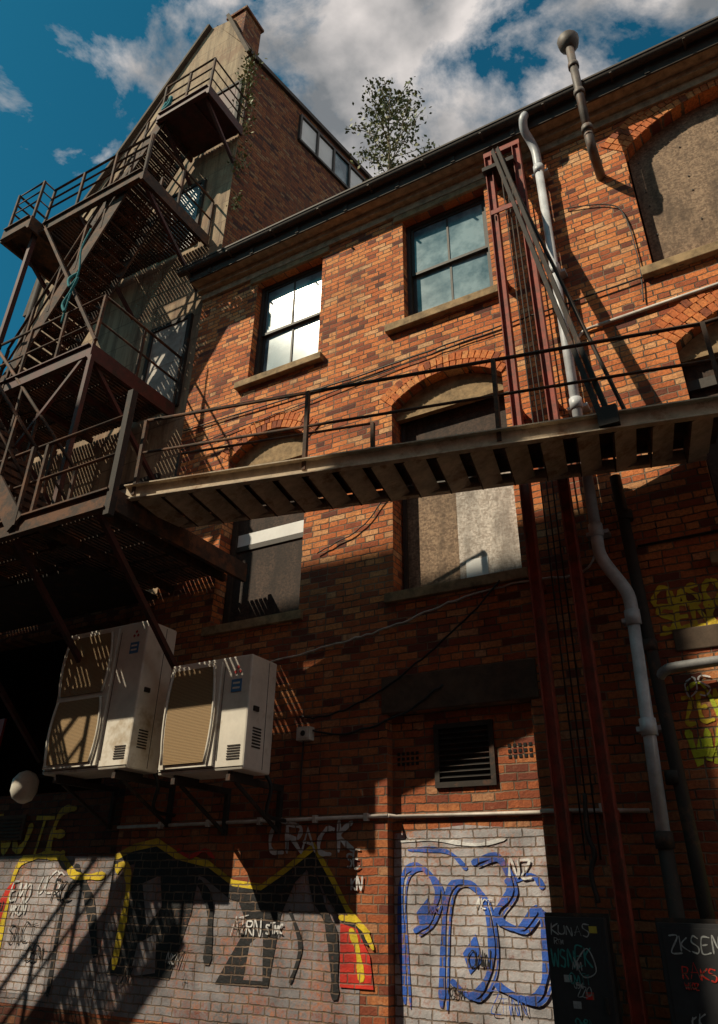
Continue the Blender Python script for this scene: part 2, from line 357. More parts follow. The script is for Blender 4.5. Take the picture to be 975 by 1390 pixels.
b.beam(fp(1.7,16.9,.03),fp(4.25,17.1,.03),.07,.07,1);b.beam(fp(1.7,17.8,.03),fp(4.25,18.05,.03),.07,.07,1)
b.obj('flank_windows',[BLIND,FRAME,GLASS],tw)
b=B();b.box(-7.98,-7.45,.1,.7,18.2,20.25,0);b.box(-8.03,-7.40,.05,.75,20.251,20.33,0);b.box(-7.98,-7.45,.1,.7,20.331,20.45,0);b.obj('chimney_stack',[BRICKD],tw)
b=B()
def door(x0,x1,z0,z1,m):
    b.box(x0,x1,Yt-.03,Yt-.002,z0,z1,m);b.box(x0-.08,x0-.002,Yt-.06,Yt-.002,z0,z1+.08,3);b.box(x1+.002,x1+.08,Yt-.06,Yt-.002,z0,z1+.08,3);b.box(x0,x1,Yt-.06,Yt-.002,z1+.002,z1+.08,3)
    b.box(x0+.1,x1-.1,Yt-.036,Yt-.031,z0+.15,z0+.85,m);b.box(x0+.1,x1-.1,Yt-.036,Yt-.031,z0+1.0,z1-.15,m)
door(-8.35,-7.55,8.52,10.4,0);door(-8.6,-7.8,12.35,14.1,2);door(-7.95,-7.2,15.25,17.0,1)
door(-8.6,-7.7,5.4,7.2,0)
b.obj('fire_doors',[DOORG,REDK,GLASS,DARKM],tw)
b=B();b.tube([(-12.35,Yt-.12,5.2),(-12.3,Yt-.12,13.6)],.06);b.obj('tower_downpipe',[DARKM],tw)
b=B();b.box(-9.6,-9.0,Yt-.03,Yt-.002,2.2,2.5,0)
for i in range(6): b.box(-9.55,-9.05,Yt-.04,Yt-.031,2.23+i*.042,2.245+i*.042,1)
b.box(-10.3,-9.9,Yt-.04,Yt-.002,3.2,3.8,2)
b.obj('vent_and_sign',[STONED,DARKM,REDS],tw)
# ------------------------------------------------------------------ FIRE ESCAPE
fe=empty('fire_escape')
deck=B();frm=B();rl=B()
def grating(x0,x1,y0,y1,z,pitch=.07,w=.044,hole=None):
    x=x0+.03
    while x<x1-.03:
        if hole and hole[0]<x<hole[1]:
            deck.box(x,x+w,hole[2],y1-.01,z-.03,z,0)
        else: deck.box(x,x+w,y0+.03,y1-.01,z-.03,z,0)
        x+=pitch
    y=y0+.25
    while y<y1-.1:
        if not(hole and y<hole[2]): deck.box(x0+.03,x1-.03,y,y+.02,z-.055,z-.031,0)
        y+=.4
def landing(x0,x1,y0,y1,z,h=.17,m=0,hole=None):
    grating(x0,x1,y0,y1,z,hole=hole)
    frm.box(x0,x1,y0-.05,y0,z-h,z+.02,m);frm.box(x0-.05,x0,y0-.05,y1,z-h,z+.02,m);frm.box(x1,x1+.05,y0-.05,y1,z-h,z+.02,m)
    frm.box(x0,x1,y0-.09,y0-.051,z+.0,z+.021,m);frm.box(x0,x1,y0-.09,y0-.051,z-h,z-h+.02,m)
    x=x0+.8
    while x<x1-.3:
        if not(hole and hole[0]-.1<x<hole[1]): frm.box(x,x+.06,y0+.001,y1,z-.15,z-.056,m)
        x+=.9
def rail(pts,h=1.0,gap=.95,r=.025,mids=(.5,),posts=True):
    P=[Vector(p) for p in pts]
    for k in (1.0,)+tuple(mids): rl.tube([p+Vector((0,0,h*k)) for p in P],r if k==1 else r*.8,6)
    for i in range(len(P)-1):
        n=max(1,round((P[i+1]-P[i]).length/gap))
        for j in range(n+(1 if i==len(P)-2 else 0)):
            q=P[i].lerp(P[i+1],j/n);rl.beam(q-Vector((0,0,.1)),q+Vector((random.uniform(-.015,.015),random.uniform(-.015,.015),h)),.042,.042)
def stair(xa,za,xb,zb,y0,y1,m=0):
    d=Vector((xb-xa,0,zb-za));n=int(abs(zb-za)/.2)
    for y in (y0,y1): frm.beam((xa,y,za-.08),(xb,y,zb-.08),.03,.25,m)
    for i in range(n):
        t=(i+.5)/n;x=xa+d.x*t;z=za+d.z*t;sg=1 if xb>xa else -1
        for k in range(4):
            deck.box(x-.11+k*.06,x-.11+k*.06+.04,y0+.02,y1-.02,z-.02,z)
        for k in range(3):
            yy=y0+(y1-y0)*(k+1)/4;deck.box(x-.11,x+.105,yy,yy+.02,z-.035,z-.021)
        deck.box(x-.125*sg-.006,x-.125*sg+.006,y0+.02,y1-.02,z-.06,z+.005)
    for y in (y0,y1): rail([(xa,y,za),(xb,y,zb)],.95,.9)
L1,L2,L3,L4=5.35,8.5,12.3,15.2
landing(-12.3,-5.75,-2.3,-.0,L1,.22,3)
frm.box(-12.2,-7.2,-1.3,-.02,L1-.20,L1-.16,2)  # solid plates added under the landing to block light and darken what lies below
frm.box(-12.2,-8.5,-2.25,-1.32,L1-.20,L1-.16,2)
landing(-12.0,-7.55,-1.7,.0,L2,.24,1);landing(-11.6,-10.0,-2.4,-1.82,L2,.2,0)
landing(-9.85,-7.4,-1.65,0,L3,.24,0,hole=(-9.1,-7.85,-.85));landing(-10.6,-9.92,-1.9,0,L3,.28,0)
frm.box(-10.55,-9.95,-1.85,-.02,L3-.12,L3-.07,0)
landing(-8.2,-6.95,-1.0,0,L4,.22,1)
b2=B();b2.box(-8.18,-6.97,-.98,-.0,L4-.10,L4-.06);b2.obj('upper_landing_plate',[REDK],fe)
stair(-7.2,L1,-10.0,L2,-2.38,-1.75);stair(-9.9,L2,-7.85,L3,-1.6,-.9);stair(-9.9,L3,-8.2,L4,-.95,-.2)
stair(-10.9,L1-2.6,-8.6,L1,-3.1,-2.42)
rail([(-5.75,-2.3,L1),(-12.3,-2.3,L1)],1.0,1.3)
rail([(-7.55,0,L2),(-7.55,-1.7,L2),(-10.0,-1.7,L2)],1.0);rail([(-10.0,-2.4,L2),(-11.6,-2.4,L2)],1.0)
rail([(-7.4,0,L3),(-7.4,-1.65,L3)],1.0,.8);rail([(-7.4,-1.65,L3),(-9.9,-1.67,L3),(-9.9,-1.9,L3),(-10.6,-1.9,L3),(-10.6,0,L3)],1.0,.8,mids=(.5,.75))
rail([(-8.2,-1.0,L4),(-6.95,-1.0,L4),(-6.95,0,L4)],1.0,.7,mids=(.35,.68))
for x in (-7.6,-9.8,-11.9): frm.beam((x,-1.65,L2-.15),(x,0.02,L2-1.5),.06,.06,1)
for x in (-7.45,-9.0,-10.5): frm.beam((x,-1.6,L3-.15),(x,0.02,L3-1.3),.06,.06,1)
for x in (-7.05,-8.15): frm.beam((x,-.95,L4-.15),(x,0.02,L4-.95),.06,.06,1)
for x in (-5.95,-7.3,-8.9,-10.6): frm.beam((x,-2.25,L1-.2),(x,-0.01,L1-2.2),.06,.06,1)
frm.beam((-5.72,-2.33,L1-.3),(-5.72,-2.33,L1+1.3),.08,.08,2)
frm.beam((-7.5,-1.72,L1),(-7.5,-1.72,L2-.2),.07,.07,1);frm.beam((-10.0,-1.72,L2),(-10.0,-1.72,L3),.08,.08,1)
frm.beam((-7.5,-1.72,L2+.1),(-9.7,-1.72,L3-.2),.05,.05,0);frm.beam((-10.0,-1.75,L1+.2),(-7.6,-1.75,L2-.2),.05,.05,1)
frm.beam((-12.2,-2.3,0),(-12.2,-2.3,L1),.12,.12,1)
deck.obj('gratings',[RUST],fe);frm.obj('frames',[RUST,REDK,DARKM,RUST],fe);rl.obj('railings',[RUST],fe)
b=B()
b.tube(cr([(-8.3,-1.75,11.3),(-8.33,-1.8,10.8),(-8.27,-1.78,10.3),(-8.3,-1.8,9.7),(-8.32,-1.8,9.2)]),.016,6)
b.tube(cr([(-8.3,-1.75,10.3),(-8.4,-1.82,10.15),(-8.33,-1.82,9.95),(-8.22,-1.8,10.1),(-8.3,-1.8,9.85),(-8.38,-1.82,9.6),(-8.28,-1.82,9.4)]),.024,6)
b.tube(cr([(-8.1,-1.0,15.5),(-7.95,-1.05,15.6),(-7.98,-1.04,15.4),(-8.12,-1.05,15.3),(-8.1,-1.02,15.55)]),.035,6)
b.tube(cr([(-9.3,-2.45,6.9),(-9.2,-2.45,7.2),(-9.0,-2.45,7.0),(-8.8,-2.45,7.1),(-8.7,-2.45,7.5)]),.016,6)
b.obj('tied_rope',[CLOTH],fe)
# ------------------------------------------------------------------ WALKWAY
wk=empty('steel_walkway')
zt=5.42
def wf(t,o=0,z=0):
    a=Vector((-5.78,-2.1,0));d=(Vector((.15,-.79,0))-a).normalized();n=Vector((-d.y,d.x,0));p=a+d*t+n*o;return Vector((p.x,p.y,zt+z))
Lw=6.07;Wd=.76
b=B()
def chan(p,q,out,h=.17):
    p=Vector(p);q=Vector(q);o=Vector(out)
    b.beam(p,q,.014,h,0);b.beam(p+o*.03+Vector((0,0,h/2)),q+o*.03+Vector((0,0,h/2)),.07,.014,0);b.beam(p+o*.03-Vector((0,0,h/2)),q+o*.03-Vector((0,0,h/2)),.07,.014,0)
nrm=(wf(0,1)-wf(0,0))
chan(wf(0),wf(Lw),-nrm);chan(wf(.1,Wd),wf(Lw-.1,Wd),nrm,.10)
chan(wf(Lw),wf(Lw)+Vector((5,0,0)),(0,-1,0));
b.obj('side_channels',[TAN],wk)
b=B()
b.add([wf(0,.01,.07),wf(Lw,.01,.07),wf(Lw,Wd-.01,.07),wf(0,Wd-.01,.07),wf(0,.01,.085),wf(Lw,.01,.085),wf(Lw,Wd-.01,.085),wf(0,Wd-.01,.085)],[(0,3,2,1),(4,5,6,7),(0,1,5,4),(2,3,7,6)],1)
b.box(.16,5.1,-.78,-.02,zt+.068,zt+.084,1)
t=.15
while t<Lw:
    b.beam(wf(t,.01,-.02),wf(t+.02,Wd-.01,-.02),.012,.17,1)
    p0=wf(t+.01,.01,-.10);p1=wf(t+.03,Wd-.01,-.10);p2=wf(t+.21,.01,-.02);p3=wf(t+.23,Wd-.01,-.02)
    b.add([p0,p1,p3,p2],[(0,1,2,3)],0)
    t+=.33
x=.4
while x<5.1:
    b.box(x,x+.012,-.77,-.02,zt-.1,zt+.06,1);b.add([(x+.013,-.77,zt-.10),(x+.013,-.02,zt-.10),(x+.21,-.02,zt-.02),(x+.21,-.77,zt-.02)],[(0,1,2,3)],0);x+=.33
b.obj('deck_trays',[TAN,RUST],wk)
rl=B()
rail([wf(.1,0,.08),wf(Lw,0,.08),wf(Lw,0,.08)+Vector((5,0,0))],.88,1.75,.02)
rail([wf(.1,Wd,.08),wf(2.6,Wd,.08)],.88,1.75,.016)
rl.obj('handrails',[RUST],wk)
b=B()
for dx in (0,.07): b.beam((-1.78+dx,-.34,10.72),(-.86+dx,-1.06,5.4),.015,.06,0)
b.beam((-1.6,-.3,10.1),(-.66,-.9,5.5),.03,.03,0)
b.box(-1.95,-1.5,-.36,-.0,10.35,10.42,0);b.box(-.90,-.72,-1.10,-1.02,5.36,5.56,0)
b.obj('hanger_strut',[DARKM],wk)
# ------------------------------------------------------------------ HOIST RAILS
hs=empty('hoist_mast')
b=B()
for x in (-1.87,-1.47):
    b.box(x-.04,x+.04,-.256,-.244,.4,10.7,0);b.box(x-.052,x-.041,-.30,-.2,.4,10.7,0);b.box(x+.041,x+.052,-.30,-.2,.4,10.7,0)
    for z in (2.2,4.3,6.4,8.4,10.3): b.box(x-.03,x+.03,-.20,0.0,z,z+.08,0)
b.box(-1.93,-1.41,-.29,-.21,10.703,10.80,0);b.box(-1.9,-1.44,-.32,-.301,9.5,9.58,0)
b.obj('guide_rails',[RED],hs)
b=B()
for x in (-1.72,-1.66,-1.60): b.tube([(x,-.24,10.6),(x+.01,-.22,6),(x,-.24,1.9)],.008,5)
b.tube(cr([(-1.66,-.24,2.4),(-1.68,-.24,2.1),(-1.64,-.24,1.95),(-1.69,-.24,1.8),(-1.66,-.24,1.6)]),.02,6)
b.obj('hoist_cables',[DARKM],hs)
# ------------------------------------------------------------------ PIPES
dp=empty('rainwater_downpipe')
b=B();y=-.17
b.tube(cr([(-1.25,-.42,11.02),(-1.28,-.44,10.92),(-1.3,-.36,10.80),(-1.26,-.24,10.68),(-1.23,-.18,10.5),(-1.23,y,10.2)],4),.058,12)
b.tube([(-1.23,y,10.25),(-1.24,y,4.75)],.055,12)
b.tube(cr([(-1.24,y,4.75),(-1.24,y,4.55),(-1.19,y,4.4),(-1.08,y,4.18),(-1.04,y,4.05),(-1.04,y,3.85)],4),.06,12)
b.tube([(-1.04,y,3.9),(-1.10,y,2.0)],.055,12)
for z,x in ((10.15,-1.23),(8.3,-1.23),(6.3,-1.235),(4.78,-1.24),(3.86,-1.04),(2.9,-1.07)):
    b.tube([(x,y,z-.07),(x,y,z+.07)],.07,12);b.box(x-.11,x+.11,y+.04,0,z-.02,z+.02)
b.obj('pipe',[GREY],dp)
b=B();b.tube([(-1.10,y,2.0),(-1.11,y,.2)],.06,12);b.tube([(-1.10,y,1.98),(-1.1,y,2.1)],.075,12);b.obj('iron_foot',[DARKM],dp)
sp_=empty('soil_pipe')
b=B();b.tube([(-.98,-.12,5.35),(-.95,-.12,3.9),(-.9,-.12,2.0),(-.88,-.12,.2)],.055,12)
for z in (4.9,3.6,2.5): b.tube([(-.95,-.12,z-.05),(-.95,-.12,z+.05)],.07,12)
b.obj('pipe',[DARKM],sp_)
b=B();b.tube(cr([(-.93,-.12,3.30),(-.85,-.16,3.36),(-.7,-.16,3.38),(0,-.14,3.40),(2,-.14,3.42)],4),.045,10);b.obj('branch',[GREYD],sp_)
fu=empty('flue_pipe')
b=B();b.tube([(-.5,-.5,9.95),(-.5,-.5,12.05)],.055,12);b.tube(cr([(-.5,-.5,10.0),(-.5,-.47,9.84),(-.5,-.36,9.76),(-.5,0,9.74)],4),.058,12)
b.tube([(-.5,-.5,11.85),(-.5,-.5,11.92),(-.5,-.5,12.05),(-.5,-.5,12.09),(-.5,-.5,12.15)],[.06,.13,.15,.13,.02],14)
for z in (10.05,10.8,11.4): b.tube([(-.5,-.5,z),(-.5,-.5,z+.09)],.072,12)
b.obj('pipe',[simple('flue_grey',(.16,.13,.11),.6,.1,.5,8,.3,rust=.3)],fu)
# ------------------------------------------------------------------ CABLES
cbk=empty('wall_cables')
def jit(pts,a=.012,n=8):
    P=cr(pts,n);return [p+Vector((0,0,random.uniform(-a,a))) for p in P]
b=B()
b.tube([(-7.25,-.03,2.30),(-3.64,-.03,2.31)],.018,8);b.tube([(-3.64,-.03,2.31),(-3.6,.09,2.31),(-2.16,.09,2.30),(-2.11,-.03,2.30),(-1.2,-.03,2.27)],.018,8)
for x in (-6.6,-5.9,-5.2,-4.5,-3.9,-1.6):b.box(x,x+.04,-.052,0,2.27,2.34)
b.tube(jit([(-7.0,-.03,3.85),(-6.0,-.03,3.92),(-5.0,-.03,4.03),(-4.2,-.03,4.12),(-3.6,-.03,4.2),(-2.9,-.03,4.36),(-2.1,-.03,4.45),(-1.5,-.04,4.42),(-1.3,-.04,4.6)]),.011,6)
b.tube([(-.9,-.03,7.38),(.5,-.03,7.42),(3,-.03,7.45)],.022,8)
b.tube(cr([(-.85,-.03,7.38),(-1.05,-.03,7.36),(-1.15,-.03,7.2),(-1.15,-.03,6.9)]),.018,8)
b.obj('white_conduits',[WIRE],cbk)
b=B()
b.tube(jit([(-4.75,-.03,3.35),(-4.4,-.03,3.32),(-3.9,-.03,3.45),(-3.3,-.04,3.75),(-2.7,-.04,4.15),(-2.3,-.06,4.5)]),.010,6)
b.tube(jit([(-4.75,-.03,3.25),(-4.2,-.03,3.12),(-3.5,-.03,3.25),(-3.0,-.04,3.5)]),.012,6)
b.tube(jit([(-7.2,-.03,7.9),(-5.5,-.03,7.86),(-4.2,-.03,7.82),(-3.0,-.03,7.84),(-2.0,-.03,7.85),(-1.0,-.04,7.84),(2,-.03,7.88)],.008),.011,6)
b.tube(jit([(-7.2,-.03,7.55),(-5.9,-.03,7.62),(-4.6,-.03,7.68),(-3.0,-.03,7.78),(-2.0,-.03,7.80)],.01),.008,6)
b.tube(jit([(-4.6,-.03,5.3),(-4.0,-.03,5.5),(-3.6,-.03,5.9)],.01),.008,6)
b.tube([(-.9,-.03,4.6),(1,-.03,4.62)],.012,6)
b.tube(jit([(-1.0,-.03,9.4),(-.4,-.03,9.1),(-.3,-.03,8.2),(-.35,-.03,7.5)],.01),.008,6)
b.obj('black_cables',[BLACK],cbk)
# ------------------------------------------------------------------ AC UNITS
def fan_panel(b,xc,zc,w,h,y):
    n=8;L=[];R=[]
    for i in range(n+1):
        t=-1+2*i/n
        L.append((xc-w/2-.045*(1-t*t),zc+t*h/2));R.append((xc+w/2+.045*(1-t*t)-.05,zc+t*h/2))
    ring=R+L[::-1];k=len(ring)
    vs=[(x,y,z) for x,z in ring]+[(x,y-.02,z) for x,z in ring]
    b.add(vs,[tuple(range(k,2*k))[::-1]]+[(i,(i+1)%k,(i+1)%k+k,i+k) for i in range(k)],1)
    for s in (-1,1):
        q=[(x+s*.02,y-.024,z) for x,z in (R if s>0 else L)];b.tube(q,.014,6,0)
def ac(name,x0,x1,z0,z1,y0,y1,fans):
    p=empty(name);b=B();b.box(x0,x1,y0,y1,z0,z1,0);o=b.obj('casing',[WHITE],p,.02)
    b=B();xs=x0+(x1-x0)*.66
    n=fans;h=(z1-z0-.12)/n
    b.box(x0+.03,xs,y0-.03,y0-.001,z0+.05,z1-.05,0)
    for i in range(n): fan_panel(b,(x0+.06+xs)/2,z0+.06+h*(i+.5),(xs-x0)-.16,h-.06,y0-.031)
    b.box(xs+.03,xs+.034,y0-.006,y0-.001,z0+.1,z1-.1,3)
    b.box(x0,x1,y0-.006,y0-.001,z0+.03,z0+.036,3)
    for i in range(7): b.box(x1-.0,x1+.006,y0+.10,y0+.24,z0+.22+i*.03,z0+.235+i*.03,3)
    b.box(x1,x1+.004,y0+.30,y0+.305,z0+.03,z1-.03,3);b.box(x1,x1+.02,y0+.08,y0+.16,(z0+z1)/2,(z0+z1)/2+.05,3)
    for i in range(6): b.box(x1-.22,x1-.06,y0-.007,y0-.001,z0+.1+i*.025,z0+.112+i*.025,3)
    zt_=z1-.16
    for dx,dz in ((0,.035),(-.03,-.012),(.03,-.012)):
        c=(x1-.17+dx,y0-.008,zt_+dz);b.add([(c[0],c[1],c[2]-.022),(c[0]+.022,c[1],c[2]),(c[0],c[1],c[2]+.022),(c[0]-.022,c[1],c[2])],[(0,1,2,3)],4)
    b.box(x1-.24,x1-.11,y0-.008,y0-.001,zt_-.22,zt_-.09,5);b.box(x1-.22,x1-.13,y0-.010,y0-.0085,zt_-.19,zt_-.17,0);b.box(x1-.22,x1-.13,y0-.010,y0-.0085,zt_-.14,zt_-.12,0)
    for x in (x0+.18,x1-.22):
        b.box(x,x+.05,y0+.02,0.0,z0-.09,z0-.03,6);b.box(x,x+.05,y0+.05,y1-.05,z0-.03,z0,3)
        b.box(x,x+.05,-.05,0.0,z0-.50,z0-.091,6);b.beam((x+.025,y0+.15,z0-.09),(x+.025,-.03,z0-.48),.03,.03,6)
    b.tube(cr([(x1-.1,y1-.05,z0+.1),(x1+.0,y1+.03,z0-.1),(x1-.08,y1+.1,z0-.35),(x1-.1,-.04,z0-.38)]),.02,8,7)
    b.obj('fittings',[WHITE,GRILLE,WHITE,DARKM,REDS,BLUES,DARKM,BLACK],p)
ac('air_conditioning_unit',-5.85,-4.74,2.68,3.82,-.95,-.50,1)
ac('air_conditioning_unit.001',-7.6,-6.28,2.78,4.42,-.98,-.50,2)
p=empty('junction_box');b=B();b.box(-4.72,-4.55,-.10,-.001,3.08,3.22,0);b.box(-4.70,-4.57,-.108,-.101,3.10,3.20,0);b.tube([(-4.63,-.115,3.15),(-4.63,-.101,3.15)],.03,10,1);b.tube([(-4.66,-.04,3.08),(-4.68,-.03,2.7),(-4.66,-.03,2.34)],.01,6,1);b.obj('box',[WHITE,BLACK],p,.006)
p=empty('bulkhead_lamp');b=B()
b.tube([(-8.55,-.45,2.58),(-8.55,-.44,2.62),(-8.55,-.44,2.71),(-8.55,-.44,2.84),(-8.55,-.44,2.92),(-8.55,-.44,2.95)],[.05,.12,.16,.16,.10,.03],16,0);b.beam((-8.55,-.4,2.88),(-8.55,.05,2.98),.04,.04,1);b.obj('bowl',[WHITE,DARKM],p)
# ------------------------------------------------------------------ GRAFFITI
gf=empty('graffiti')
PW=paint_mat('paint_white_worn',(.54,.52,.54),.40);PS=paint_mat('paint_silver',(.28,.265,.28),.40);PB=paint_mat('paint_black',(.012,.012,.014),.30)
PY=paint_mat('paint_yellow',(.85,.62,.02),.32);PBL=paint_mat('paint_blue',(.03,.13,.60),.36);PR=paint_mat('paint_red',(.75,.03,.012),.30);PL=paint_mat('paint_lime',(.62,.70,.02),.34);PWT=paint_mat('paint_white_line',(.85,.85,.85),.32);PO=paint_mat('paint_orange',(.75,.22,.02),.33)
PBK=simple('notice_board_black',(.025,.025,.028),.7,0,.4,9,.1);SW=simple('marker_white',(.42,.44,.44),.6,0,.6,18);SG=simple('marker_green',(.04,.30,.28),.6,0,.6,18)
gb=B();GM=[PW,PS,PB,PY,PBL,PR,PL,PWT,PO,SW,SG,YEL]
lay=[0]
def poly(pts,y,m):
    gb.add([(x,y,z) for x,z in pts],[tuple(range(len(pts)))],m)
def stroke(pts,w,y,m,smooth=True,n=6):
    lay[0]+=1
    P=[Vector((x,0,z)) for x,z in pts]
    if smooth:P=cr(P,n)
    vs=[];fs=[];N=len(P)
    for i,p in enumerate(P):
        d=(P[min(i+1,len(P)-1)]-P[max(i-1,0)]).normalized();s=Vector((-d.z,0,d.x))
        ww=w*(.5+.13*math.sin(i*.9+lay[0])+.05*math.sin(i*2.3))*(.5 if i in(0,N-1) else 1)
        yy=y-.00012*i-.00003*(lay[0]%20)
        a=p+s*ww;c=p-s*ww;vs+=[(a.x,yy,a.z),(c.x,yy,c.z)]
    for i in range(len(P)-1): fs.append((2*i,2*i+2,2*i+3,2*i+1))
    gb.add(vs,fs,m)
poly([(-7.24,.5),(-7.24,2.0),(-6.62,2.1),(-5.85,1.83),(-5.1,1.62),(-4.5,1.98),(-4.15,1.52),(-3.95,1.25),(-3.95,.5)],-.004,1)
yl=[(-7.24,1.98),(-6.95,2.05),(-6.62,2.12),(-6.3,1.98),(-5.85,1.9),(-5.5,1.72),(-5.1,1.66),(-4.8,1.82),(-4.5,2.03),(-4.3,1.75),(-4.1,1.5),(-3.85,1.32)]
stroke(yl,.11,-.008,3,False)
stroke([(x,z-.075) for x,z in yl],.12,-.011,2,False)
poly([(-6.9,1.98),(-6.62,2.03),(-6.3,1.90),(-5.95,1.80),(-6.0,1.45),(-6.2,.85),(-7.1,.85),(-6.95,1.5)],-.0095,2)
poly([(-5.45,1.66),(-5.05,1.58),(-4.85,1.74),(-4.6,1.93),(-4.85,1.45),(-4.95,.85),(-5.6,.85),(-5.25,1.35)],-.0095,2)
stroke([(-4.55,1.92),(-4.42,1.6),(-4.25,1.3),(-4.2,.8)],.10,-.0125,2)
stroke([(-5.95,1.75),(-5.75,1.5),(-5.72,1.0)],.09,-.0125,2)
poly([(-4.15,.9),(-4.16,1.40),(-3.98,1.36),(-3.84,1.15),(-3.8,.9)],-.0142,5);stroke([(-4.05,1.36),(-3.97,1.2),(-3.92,.95)],.06,-.0155,3);stroke([(-4.18,1.45),(-3.95,1.40),(-3.80,1.2)],.04,-.0155,3)
stroke([(-7.2,1.85),(-7.05,1.9),(-6.95,1.6),(-7.0,.9)],.09,-.0125,3)
poly([(-6.75,1.72),(-6.5,1.8),(-6.42,1.5),(-6.6,1.3)],-.0105,1)
poly([(-6.7,1.15),(-6.45,1.25),(-6.4,.9),(-6.75,.85)],-.0105,1);poly([(-5.2,1.2),(-5.05,1.3),(-5.02,.9),(-5.25,.9)],-.0105,1)
stroke([(-6.3,2.05),(-6.1,1.98),(-5.9,2.04),(-5.75,1.95)],.04,-.0126,5)
stroke([(-4.75,1.5),(-4.6,1.2),(-4.7,.9)],.04,-.0128,2)
def letters(x,z,h,w,y,m,which,sw,slant=0):
    G={'C':[[(1,.9),(.5,1),(.05,.6),(.2,.1),(.9,.05)]],'R':[[(.1,0),(.1,1)],[(.1,1),(.8,.9),(.75,.55),(.15,.5)],[(.3,.5),(.9,0)]],
       'A':[[(0,0),(.45,1),(.85,0)],[(.1,.4),(.8,.38)]],'K':[[(.1,0),(.15,1)],[(.9,1),(.2,.5),(.95,0)]],'O':[[(.5,1),(.05,.6),(.3,.02),(.9,.3),(.8,.9),(.45,1)]],
       'S':[[(.9,.9),(.3,1),(.1,.7),(.8,.4),(.6,0),(.05,.1)]],'E':[[(.9,1),(.1,.95),(.1,0),(.9,.05)],[(.1,.5),(.7,.5)]],'N':[[(.1,0),(.15,1),(.8,0),(.85,1)]],
       'U':[[(.1,1),(.1,.3),(.5,0),(.85,.3),(.9,1)]],'M':[[(0,0),(.15,1),(.5,.3),(.85,1),(1,0)]],'T':[[(0,.95),(1,1)],[(.5,1),(.5,0)]],'Z':[[(0,1),(.9,.95),(.1,.05),(1,0)]],'W':[[(0,1),(.2,0),(.5,.7),(.8,0),(1,1)]]}
    for i,c in enumerate(which):
        dz=random.uniform(-.08,.08)*h;sc=random.uniform(.85,1.2);j=w*.09
        for s in G[c]:
            stroke([(x+i*w*1.02+px*w*sc+slant*pz*h+random.uniform(-j,j),z+dz+pz*h*sc+random.uniform(-j,j)) for px,pz in s],sw,y,m,c in 'COSUKRNZEWM')
def scribbles(x0,x1,z0,z1,y,cols,n,size,sw):
    for i in range(n):
        h=size*random.uniform(.6,1.5);x=random.uniform(x0,x1);z=random.uniform(z0,z1)
        letters(x,z,h,h*.62,y-.0021*(i%4),random.choice(cols),''.join(random.choice('CRAKOSENUMTZW') for _ in range(random.choice((2,3,4)))),sw*random.uniform(.7,1.3),random.uniform(-.1,.4))
letters(-5.05,1.99,.26,.20,-.0165,7,'CRACK',.042)
letters(-4.1,1.86,.13,.07,-.0165,7,'SE',.018);letters(-4.05,1.68,.10,.06,-.0165,7,'KN',.016)
scribbles(-7.0,-4.6,.75,1.35,-.017,[7,2],7,.13,.015)
poly([(-3.65,.4),(-3.65,2.16),(-2.9,2.22),(-2.13,2.16),(-2.13,.4)],.116,0)
Y=.1105
def bl(pts,w,y):
    stroke(pts,w,y,4);stroke([(x+.055,z-.03) for x,z in pts],w*.4,y-.0012,4)
bl([(-3.55,.8),(-3.58,1.7),(-3.4,1.88),(-3.2,1.7),(-3.3,1.45),(-3.45,1.35)],.055,Y)
bl([(-3.2,.8),(-3.12,1.6),(-2.95,1.75),(-2.75,1.6),(-2.72,1.15),(-2.9,.9),(-3.1,1.0)],.05,Y-.003)
bl([(-2.85,1.9),(-2.6,1.95),(-2.5,1.7),(-2.65,1.5),(-2.45,1.4),(-2.25,1.55),(-2.25,1.1),(-2.4,.9),(-2.7,1.0)],.055,Y-.006)
stroke([(-3.5,2.02),(-3.1,2.0),(-2.9,1.85)],.04,Y,4);stroke([(-2.55,1.75),(-2.3,1.8),(-2.2,1.7)],.05,Y,4)
poly([(-3.42,1.5),(-3.3,1.62),(-3.25,1.45),(-3.38,1.38)],Y-.001,4);poly([(-2.98,1.2),(-2.85,1.35),(-2.8,1.15),(-2.92,1.05)],Y-.001,4)
stroke([(-3.6,2.1),(-3.2,2.1),(-2.8,2.05),(-2.5,2.1)],.03,Y-.001,7)
letters(-2.5,1.78,.13,.1,Y-.009,7,'NZ',.02);scribbles(-3.5,-2.6,.75,1.6,Y-.009,[7,2,4],5,.09,.010)
Z=Yt-.004
poly([(-14.4,.5),(-14.4,1.95),(-9.0,2.02),(-7.3,2.0),(-7.3,.5)],Z,1)
letters(-9.9,2.02,.42,.34,Z-.004,3,'MNUTE',.085,.2)
poly([(-8.9,.6),(-8.9,1.75),(-8.7,1.93),(-8.3,1.93),(-8.1,1.7),(-8.1,.6)],Z-.003,0)
stroke([(-9.0,.6),(-9.0,1.8),(-8.7,2.0),(-8.2,2.0),(-7.9,1.8),(-7.4,1.8)],.08,Z-.006,3);stroke([(-8.0,.6),(-8.0,1.6),(-7.7,1.75)],.06,Z-.006,2)
stroke([(-7.95,1.9),(-7.6,1.55),(-7.35,1.0)],.12,Z-.0065,2);stroke([(-9.15,.6),(-9.1,1.5),(-8.95,1.7)],.10,Z-.0065,5)
letters(-9.6,1.4,.22,.16,Z-.004,7,'OK',.03);scribbles(-9.6,-7.7,.8,1.6,Z-.009,[2,7,2],7,.15,.018)
letters(-.86,3.96,.19,.14,-.004,3,'CMSO',.045);letters(-.84,3.76,.18,.14,-.004,3,'SENOK',.045);stroke([(-.86,3.72),(-.5,3.76),(-.2,3.70)],.03,-.004,3)
